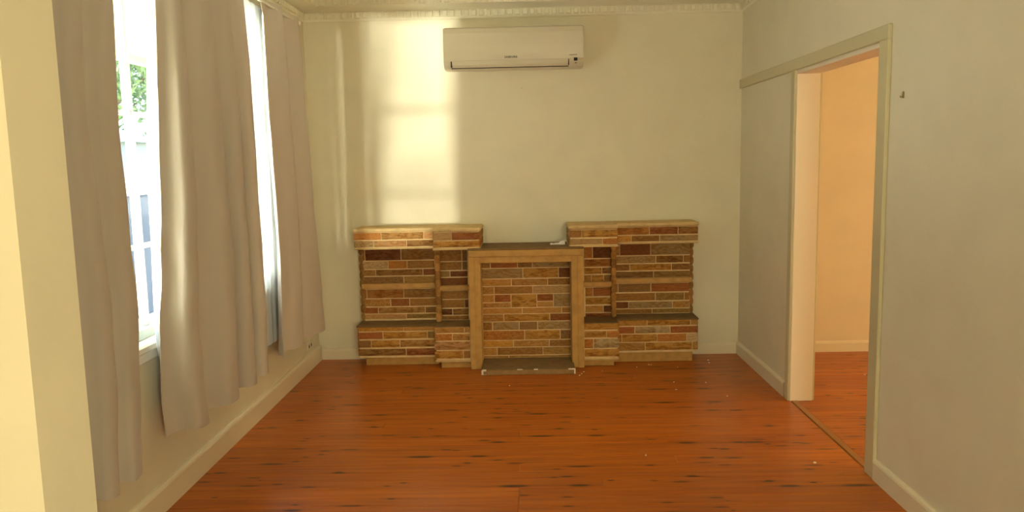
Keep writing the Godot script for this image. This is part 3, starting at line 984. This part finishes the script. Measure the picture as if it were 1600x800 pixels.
	lay(back, [0.658, 1.228, 0.338, 0.576], Vector2(468, 1037), Vector2(62, 297), [
		[65, 132, [490, 740], "bur"], [138, 198, [775, 995], "bvb"], [204, 256, [570, 905], "dyt"], [260, 296, [750], "bv"]], -5.934)
	box_obj("shelf", Vector3(0.64, 0.580, ZW), Vector3(1.240, 0.617, -5.900), 0.005, shelf, f)
	p = Node3D.new()
	p.name = "stone_pier"
	f.add_child(p, true)
	pier(p, 1.226, 1.248, 0.335, 0.900, -5.928, "vbbvbvbbv")
	p = Node3D.new()
	p.name = "stone_pier"
	f.add_child(p, true)
	pier(p, 0.627, 0.652, 0.327, 0.898, -5.85, "tttbttbtt")
	m = box_obj("mantel", Vector3(0.64, 0.902, ZW), Vector3(1.243, 1.026, -5.752), 0.003, mortar, f)
	lay(m, [0.650, 1.248, 0.914, 1.024], Vector2(620, 1480), Vector2(162, 320), [
		[165, 247, [965, 1268], "ORB"], [254, 319, [775, 1075], "gby"]], -5.752, 0.006, Vector2(0, 0.002))
	box_obj("mantel_lip", Vector3(0.64, 0.898, ZW), Vector3(1.250, 0.911, -5.738), 0.003, slab, f)
	box_obj("mantel_slab", Vector3(0.645, 1.025, ZW), Vector3(1.253, 1.053, -5.736), 0.008, slab, f)


# ------------------------------------------------------------------ air conditioner
func air_conditioner() -> void:
	var a := thing("air_conditioner", "white split system air conditioner mounted high on the back wall", "air conditioner", Vector3(0, 2.20, ZW))
	var shell_white := plain("appliance_white", Color(0.84, 0.81, 0.72), 0.35)
	var gap := plain("dark_gap", Color(0.12, 0.09, 0.05), 0.8)
	var x0 := -0.597
	var x1 := 0.423
	var curve := PackedVector2Array([Vector2(0.0, 0.0), Vector2(0.11, 0.0), Vector2(0.145, 0.008), Vector2(0.172, 0.030), Vector2(0.186, 0.060), Vector2(0.192, 0.10), Vector2(0.194, 0.16), Vector2(0.192, 0.25), Vector2(0.186, 0.282), Vector2(0.172, 0.294), Vector2(0.0, 0.296)])
	var st := begin()
	extrude(st, curve, Vector3(x0 + 0.012, 0, 0), Vector3(x1 - x0 - 0.024, 0, 0), Vector3(0, 0, 1))
	obj("body", st, shell_white, a)
	var cap := PackedVector2Array()
	for p in curve:
		cap.append(Vector2(p.x * 0.965, 0.004 + p.y * 0.97))
	for x in [x0, x1 - 0.012]:
		st = begin()
		extrude(st, cap, Vector3(x, 0, 0), Vector3(0.012, 0, 0), Vector3(0, 0, 1))
		obj("end_cap", st, shell_white, a)
	# front cover, a shallow shell over the upper part, and the air flap in the curve below it
	st = begin()
	extrude(st, PackedVector2Array([Vector2(0.180, 0.062), Vector2(0.190, 0.060), Vector2(0.197, 0.10), Vector2(0.199, 0.16), Vector2(0.197, 0.25), Vector2(0.190, 0.284), Vector2(0.180, 0.286)]), Vector3(x0 + 0.006, 0, 0), Vector3(x1 - x0 - 0.012, 0, 0), Vector3(0, 0, 1))
	obj("front_cover", st, shell_white, a)
	st = begin()
	extrude(st, PackedVector2Array([Vector2(0.11, -0.006), Vector2(0.15, 0.002), Vector2(0.178, 0.026), Vector2(0.190, 0.056), Vector2(0.183, 0.058), Vector2(0.168, 0.030), Vector2(0.143, 0.008), Vector2(0.11, 0.0)]), Vector3(x0 + 0.062, 0, 0), Vector3(0.845, 0, 0), Vector3(0, 0, 1))
	obj("air_flap", st, shell_white, a)
	st = begin()
	bx(st, Vector3(x0 + 0.052, 0.012, 0.150), Vector3(x0 + 0.060, 0.056, 0.1835), 0.001)
	bx(st, Vector3(x0 + 0.909, 0.012, 0.150), Vector3(x0 + 0.915, 0.056, 0.1835), 0.001)
	bx(st, Vector3(x0 + 0.056, 0.0035, 0.10), Vector3(x0 + 0.91, 0.010, 0.158), 0.001)
	obj("flap_gap", st, gap, a)
	box_obj("display", Vector3(0.352, 0.040, 0.17), Vector3(0.378, 0.062, 0.1935), 0.001, plain("black_display", Color(0.015, 0.012, 0.01), 0.15), a)
	box_obj("indicator", Vector3(0.360, 0.024, 0.16), Vector3(0.374, 0.028, 0.1835), 0.001, plain("brown_indicator", Color(0.35, 0.22, 0.08), 0.4), a)
	var ink := plain("dark_lettering", Color(0.16, 0.12, 0.05), 0.5)
	letters("lettering", "SAMSUNG", 0.0145, Vector3(-0.104, 0.076, 0.1955), ink, a)
	letters("small_lettering", "• INVERTER", 0.0085, Vector3(0.345, 0.081, 0.1965), plain("faint_lettering", Color(0.40, 0.36, 0.2), 0.5), a)


func letters(called: String, text: String, tall: float, at: Vector3, m: Material, parent: Node) -> void:
	var f := SystemFont.new()
	f.font_names = PackedStringArray(["Droid Sans"])
	f.font_weight = 700
	var t := TextMesh.new()
	t.text = text
	t.font = f
	t.font_size = 32
	t.pixel_size = tall / 24.0
	t.depth = 0.003
	var o := obj(called, t, m, parent)
	o.position = at


# ------------------------------------------------------------------ curtains
func at_height(knots: Array, y: float) -> float:
	# knots: [height, value] from top to bottom
	if y >= knots[0][0]:
		return knots[0][1]
	for i in knots.size() - 1:
		if y >= knots[i + 1][0]:
			return lerpf(knots[i + 1][1], knots[i][1], smoothstep(0.0, 1.0, (y - knots[i + 1][0]) / (knots[i][0] - knots[i + 1][0])))
	return knots[-1][1]


func cloth(called: String, near: Array, far: Array, top: float, hem: float, x: float, folds: float, amp_top: float, amp_hem: float, phase: float, sd: float, m: Material, parent: Node, thick := 0.003, sharp := 0.35) -> void:
	# hangs between its near and far edges (z against height), gathered in folds that open towards the hem
	var nu := int(folds * 14.0)
	var nv := 40
	var pts := []
	for j in nv + 1:
		var v := float(j) / nv
		var y := lerpf(top, hem, v)
		var row := []
		for i in nu + 1:
			var u := float(i) / nu
			var uu := u + 0.035 * sin(u * TAU * 1.3 + sd) + 0.02 * sin(v * 2.2 + sd + u * 5.0)
			var t := uu * folds * TAU + phase
			var wave := sin(t) + sharp * sin(2.0 * t + 0.6 + sd) * 0.5
			var amp := lerpf(amp_top, amp_hem, pow(v, 0.6))
			var gather := 0.0
			if y > top - 0.09:
				gather = smoothstep(top - 0.09, top - 0.05, y)
			amp *= 1.0 - 0.45 * gather
			var wander := noise.get_noise_2d(u * 2.5 + sd * 7.0, v * 1.3 + sd) * 0.03 * v * minf(1.0, amp_hem / 0.03)
			var px := x + amp * wave + wander + gather * 0.006 * sin(t * 3.0 + sd)
			var pz := lerpf(at_height(near, y), at_height(far, y), u) + amp * 0.35 * sin(2.0 * t) * (1.0 - gather)
			var py := y + (0.006 * sin(t * 1.0 + sd * 2.0) + 0.004 * sin(u * 31.0)) * v
			row.append(Vector3(px, py, pz))
		pts.append(row)
	var front := []
	var rear := []
	for j in nv + 1:
		var fr := []
		var rr := []
		for i in nu + 1:
			var du: Vector3 = pts[j][mini(i + 1, nu)] - pts[j][maxi(i - 1, 0)]
			var dv: Vector3 = pts[mini(j + 1, nv)][i] - pts[maxi(j - 1, 0)][i]
			var n := dv.cross(du).normalized()
			if n.x < 0.0 and absf(n.x) > 0.9:
				n = -n
			fr.append(pts[j][i] + n * thick * 0.5)
			rr.append(pts[j][i] - n * thick * 0.5)
		front.append(fr)
		rear.append(rr)
	var st := begin(true)
	var uvs := func(i: int, j: int) -> Vector2: return Vector2(float(i) / nu * folds * 0.25, float(j) / nv * 2.2)
	var tri := func(a: Array, b: Array, c: Array, side: Array) -> void:
		for q in [a, b, c]:
			st.set_uv(uvs.call(q[0], q[1]))
			st.add_vertex(side[q[1]][q[0]])
	for j in nv:
		for i in nu:
			tri.call([i, j], [i, j + 1], [i + 1, j], front)
			tri.call([i + 1, j], [i, j + 1], [i + 1, j + 1], front)
			tri.call([i, j], [i + 1, j], [i, j + 1], rear)
			tri.call([i + 1, j], [i + 1, j + 1], [i, j + 1], rear)
	st.set_smooth_group(-1)
	var strip := func(a: Vector3, b: Vector3, c: Vector3, d: Vector3) -> void:
		for p in [a, b, c, a, c, d]:
			st.set_uv(Vector2.ZERO)
			st.add_vertex(p)
	for i in nu:
		strip.call(front[nv][i], front[nv][i + 1], rear[nv][i + 1], rear[nv][i])
		strip.call(front[0][i], rear[0][i], rear[0][i + 1], front[0][i + 1])
	for j in nv:
		strip.call(front[j][0], front[j + 1][0], rear[j + 1][0], rear[j][0])
		strip.call(front[j][nu], rear[j][nu], rear[j + 1][nu], front[j + 1][nu])
	st.index()
	st.generate_normals()
	obj(called, st, m, parent)


func curtains() -> void:
	var taupe := plain("taupe_cloth", Color(0.78, 0.745, 0.70), 0.9, 0.2)
	taupe.rim_enabled = true
	taupe.rim = 0.3
	taupe.rim_tint = 0.6
	taupe.heightmap_enabled = true
	taupe.heightmap_texture = noise_tex("weave", 256, 0.25, 2, [])
	taupe.heightmap_scale = 0.03
	taupe.uv1_scale = Vector3(6, 6, 6)
	taupe.backlight_enabled = true
	taupe.backlight = Color(0.10, 0.08, 0.06)
	var sheer := plain("white_sheer_cloth", Color(0.94, 0.95, 0.95), 0.9, 0.2)
	sheer.backlight_enabled = true
	sheer.backlight = Color(0.95, 0.97, 1.0)
	var xr := XL + 0.12
	var c := thing("curtain", "long taupe curtain nearest the viewer, partly behind the yellow nib wall", "curtain", Vector3.ZERO)
	cloth("drape", [[2.5, -2.170], [0.3, -2.220]], [[2.5, -3.015], [2.16, -3.0], [1.68, -2.965], [1.31, -3.0], [1.06, -3.02], [0.78, -3.0], [0.33, -2.94]], 2.52, 0.37, xr + 0.022, 3.4, 0.024, 0.036, -4.45, 1.3, taupe, c)
	c = thing("curtain", "wide taupe curtain hanging between the two bright window gaps", "curtain", Vector3.ZERO)
	cloth("drape", [[2.5, -3.38], [2.23, -3.37], [1.83, -3.355], [1.43, -3.335], [1.10, -3.295], [0.85, -3.245], [0.53, -3.225], [0.33, -3.25]], [[2.5, -4.380], [1.56, -4.400], [0.33, -4.383]], 2.52, 0.37, xr + 0.022, 4.0, 0.014, 0.070, -2.2, 0.4, taupe, c, 0.003, 0.2)
	c = thing("curtain", "taupe curtain in the far corner beside the back wall", "curtain", Vector3.ZERO)
	cloth("drape", [[2.5, -4.70], [1.94, -4.69], [1.37, -4.715], [0.98, -4.72], [0.33, -4.68]], [[2.5, -5.40], [2.0, -5.42], [1.34, -5.455], [0.33, -5.53]], 2.52, 0.34, xr + 0.002, 2.0, 0.022, 0.038, -3.83, 2.2, taupe, c)
	c = thing("sheer_curtain", "white sheer curtain showing in the left window gap beside the wide taupe curtain", "curtain", Vector3.ZERO)
	cloth("drape", [[2.5, -3.41], [2.24, -3.394], [1.37, -3.301], [0.8, -3.27], [0.5, -3.36]], [[2.5, -3.95], [0.45, -3.9]], 2.49, 0.45, XL + 0.046, 4.0, 0.006, 0.009, 0.4, 0.9, sheer, c, 0.0015)
	c = thing("sheer_curtain", "white sheer curtain filling the narrow gap beside the far corner curtain", "curtain", Vector3.ZERO)
	cloth("drape", [[2.5, -4.62], [1.75, -4.60], [1.3, -4.49], [0.42, -4.46]], [[2.5, -4.98], [0.42, -4.95]], 2.49, 0.42, XL + 0.046, 5.0, 0.006, 0.009, 1.4, 0.2, sheer, c, 0.0015)
	# rod with a ball at its end
	var rod := thing("curtain_rod", "thin white curtain rod with a ball finial above the taupe curtains", "curtain rod", Vector3(XL + 0.12, 2.492, 0))
	var white := plain("white_rod", Color(0.92, 0.90, 0.84), 0.25)
	var st := begin(false)
	tube(st, [Vector3(0, 0, -5.44), Vector3(0, 0, -2.1)], [0.009, 0.009], 12)
	obj("pole", st, white, rod)
	var fin := obj("finial", ball(0.021), white, rod)
	fin.position = Vector3(0, 0, -5.46)
	for z in [-5.425, -4.56, -3.2, -2.15]:
		st = begin(false)
		tube(st, [Vector3(-0.12, -0.004, z), Vector3(-0.02, -0.004, z), Vector3(0.0, -0.010, z)], [0.006, 0.006, 0.006], 8)
		bx(st, Vector3(-0.1205, -0.03, z - 0.012), Vector3(-0.116, 0.02, z + 0.012), 0.001)
		obj("bracket", st, white, rod)


# ------------------------------------------------------------------ small things
func small_things() -> void:
	var white := plain("white_plastic", Color(0.88, 0.85, 0.78), 0.4)
	var o := thing("power_outlet", "small white power outlet low on the window wall near the corner", "power outlet", Vector3(XL, 0.19, -5.72))
	box_obj("plate", Vector3(0, -0.037, -0.058), Vector3(0.009, 0.037, 0.058), 0.003, white, o)
	for z in [-0.03, 0.03]:
		box_obj("switch", Vector3(0.008, 0.012, z - 0.006), Vector3(0.013, 0.028, z + 0.006), 0.001, white, o)
		box_obj("socket", Vector3(0.008, -0.024, z - 0.012), Vector3(0.0095, -0.002, z + 0.012), 0.0005, plain("socket_slot", Color(0.25, 0.22, 0.18), 0.6), o)
	var brass := plain("dull_brass", Color(0.55, 0.45, 0.22), 0.5)
	o = thing("wall_hook", "small picture hook left on the bare right wall beside the doorway", "hook", Vector3(XR, 1.774, -3.436))
	box_obj("hook_plate", Vector3(-0.004, -0.014, -0.005), Vector3(0, 0.014, 0.005), 0.001, brass, o)
	var st := begin()
	tube(st, [Vector3(-0.003, 0.0, 0), Vector3(-0.010, -0.012, 0), Vector3(-0.014, -0.010, 0), Vector3(-0.014, -0.004, 0)], [0.0018, 0.0018, 0.0018, 0.0018], 6)
	obj("hook_prong", st, brass, o)
	st = begin()
	tube(st, [Vector3(0, 0, 0), Vector3(0, 0.003, 0.018)], [0.002, 0.002], 6)
	var nail := obj("wall_nail", st, brass)
	nail.position = Vector3(-0.032, 2.068, ZW)
	tag(nail, "tiny nail in the back wall below the air conditioner", "nail")
	# a crumpled white scrap on the central ledge
	st = begin()
	var ring := []
	for i in 11:
		var u := i / 10.0
		ring.append([Vector3(-0.055 + 0.11 * u, 0.0, -0.016 + 0.006 * sin(u * 7.0)), Vector3(-0.055 + 0.11 * u, 0.010 + 0.020 * smoothstep(0.4, 0.95, u) + 0.002 * sin(u * 19.0), -0.002 + 0.004 * sin(u * 11.0)), Vector3(-0.055 + 0.11 * u, 0.0, 0.016 + 0.004 * cos(u * 9.0))])
	for i in 10:
		for k in 2:
			poly(st, [ring[i][k], ring[i + 1][k], ring[i + 1][k + 1]], Vector3(0, 1, 0.2))
			poly(st, [ring[i][k], ring[i + 1][k + 1], ring[i][k + 1]], Vector3(0, 1, 0.2))
		poly(st, [ring[i][0], ring[i + 1][0], ring[i + 1][2], ring[i][2]], Vector3.DOWN)
	poly(st, [ring[0][0], ring[0][1], ring[0][2]], Vector3.LEFT)
	poly(st, [ring[10][0], ring[10][1], ring[10][2]], Vector3.RIGHT)
	var scrap := obj("paper_scrap", st, plain("white_scrap", Color(0.93, 0.91, 0.87), 0.7))
	scrap.position = Vector3(0.215, 0.9002, -5.80)
	tag(scrap, "small crumpled white scrap on the right end of the central mantel ledge", "scrap")
	# paint chips dropped on the boards
	var flake := plain("white_paint_flake", Color(0.95, 0.92, 0.84), 0.7)
	var chips := [
		[0.778, -5.614, 0.006, "white paint chip in front of the left end of the right cabinet's plinth", ""],
		[0.875, -5.680, 0.005, "one of two touching paint chips lying close to the right cabinet's plinth", "touching pair of paint chips"], [0.893, -5.676, 0.005, "one of two touching paint chips lying close to the right cabinet's plinth", "touching pair of paint chips"],
		[1.075, -5.597, 0.006, "white paint chip in front of the right end of the right cabinet's plinth", ""],
		[0.977, -5.22, 0.008, "farther of two paint chips lying in line, well out from the right cabinet", ""], [0.958, -5.041, 0.007, "nearer of two paint chips lying in line, well out from the right cabinet", ""],
		[1.189, -5.194, 0.007, "white paint chip to the right of the two lying in line before the right cabinet", ""], [1.254, -4.886, 0.007, "single white paint chip on the floorboards left of the far doorway jamb", ""],
		[1.341, -5.784, 0.007, "farther of two paint chips between the right cabinet and the right wall", ""], [1.329, -5.709, 0.007, "nearer of two paint chips between the right cabinet and the right wall", ""],
		[0.516, -5.524, 0.006, "white paint chip on the boards before the small plinth right of the hearth", ""],
		[0.363, -5.464, 0.007, "white paint chip just beside the right front corner of the hearth", ""], [0.381, -5.514, 0.006, "paint chip between the hearth's right end and the foot of the rendered column", ""], [0.345, -5.42, 0.006, "paint chip on the boards just in front of the hearth's right corner", ""],
		[1.408, -3.771, 0.010, "larger white paint flake on the boards just before the doorway threshold", ""], [2.315, -5.324, 0.008, "white paint chip on the floor of the side room beyond the doorway", ""],
		[0.585, -3.893, 0.005, "lone pale paint speck on the boards in the middle of the room", ""], [-0.149, -5.186, 0.006, "white paint chip on the boards in front of the hearth's middle", ""],
	]
	for c in chips:
		st = begin()
		var n := 6
		var lo := []
		var hi := []
		for k in n:
			var t := TAU * k / n
			var rr: float = c[2] * rng.randf_range(0.6, 1.25)
			lo.append(Vector3(cos(t) * rr, 0, sin(t) * rr * 0.8))
			hi.append(Vector3(cos(t) * rr * 0.85, 0.002 + rng.randf_range(0.0, 0.003), sin(t) * rr * 0.7))
		for k in n:
			var k2 := (k + 1) % n
			poly(st, [lo[k], lo[k2], hi[k2]], lo[k] + lo[k2])
			poly(st, [lo[k], hi[k2], hi[k]], lo[k] + lo[k2])
			poly(st, [hi[k], hi[k2], Vector3(0, 0.004, 0)], Vector3.UP)
		poly(st, lo, Vector3.DOWN)
		var chip := obj("paint_chip", st, flake)
		chip.position = Vector3(c[0], 0.0002, c[1])
		chip.rotation.y = rng.randf() * TAU
		tag(chip, c[3], "paint chip", c[4])
	# a floor lamp out of sight round the corner of the side room
	var lamp := thing("floor_lamp", "tall floor lamp with a glowing cream shade standing in the side room", "lamp", Vector3(4.2, 0, -3.3))
	st = begin()
	tube(st, [Vector3(0, 0, 0), Vector3(0, 0.02, 0), Vector3(0, 0.03, 0)], [0.14, 0.14, 0.03], 20)
	obj("base", st, brass, lamp)
	st = begin()
	tube(st, [Vector3(0, 0.025, 0), Vector3(0, 1.35, 0)], [0.012, 0.012], 10)
	obj("pole", st, brass, lamp)
	var glow := plain("glowing_shade", Color(1.0, 0.8, 0.5), 0.8)
	glow.emission_enabled = true
	glow.emission = Color(1.0, 0.70, 0.36)
	glow.emission_energy_multiplier = 1.5
	var bulb := obj("lamp_bulb", ball(0.05), glow, lamp)
	bulb.position = Vector3(0, 1.40, 0)
	var l := OmniLight3D.new()
	l.name = "lamp_glow"
	l.light_color = Color(1.0, 0.88, 0.66)
	l.light_energy = 1.42
	l.light_size = 0.04
	l.omni_range = 12.0
	l.omni_attenuation = 2.0
	l.shadow_enabled = true
	add_child(l)
	l.position = lamp.position + Vector3(0, 1.40, 0)
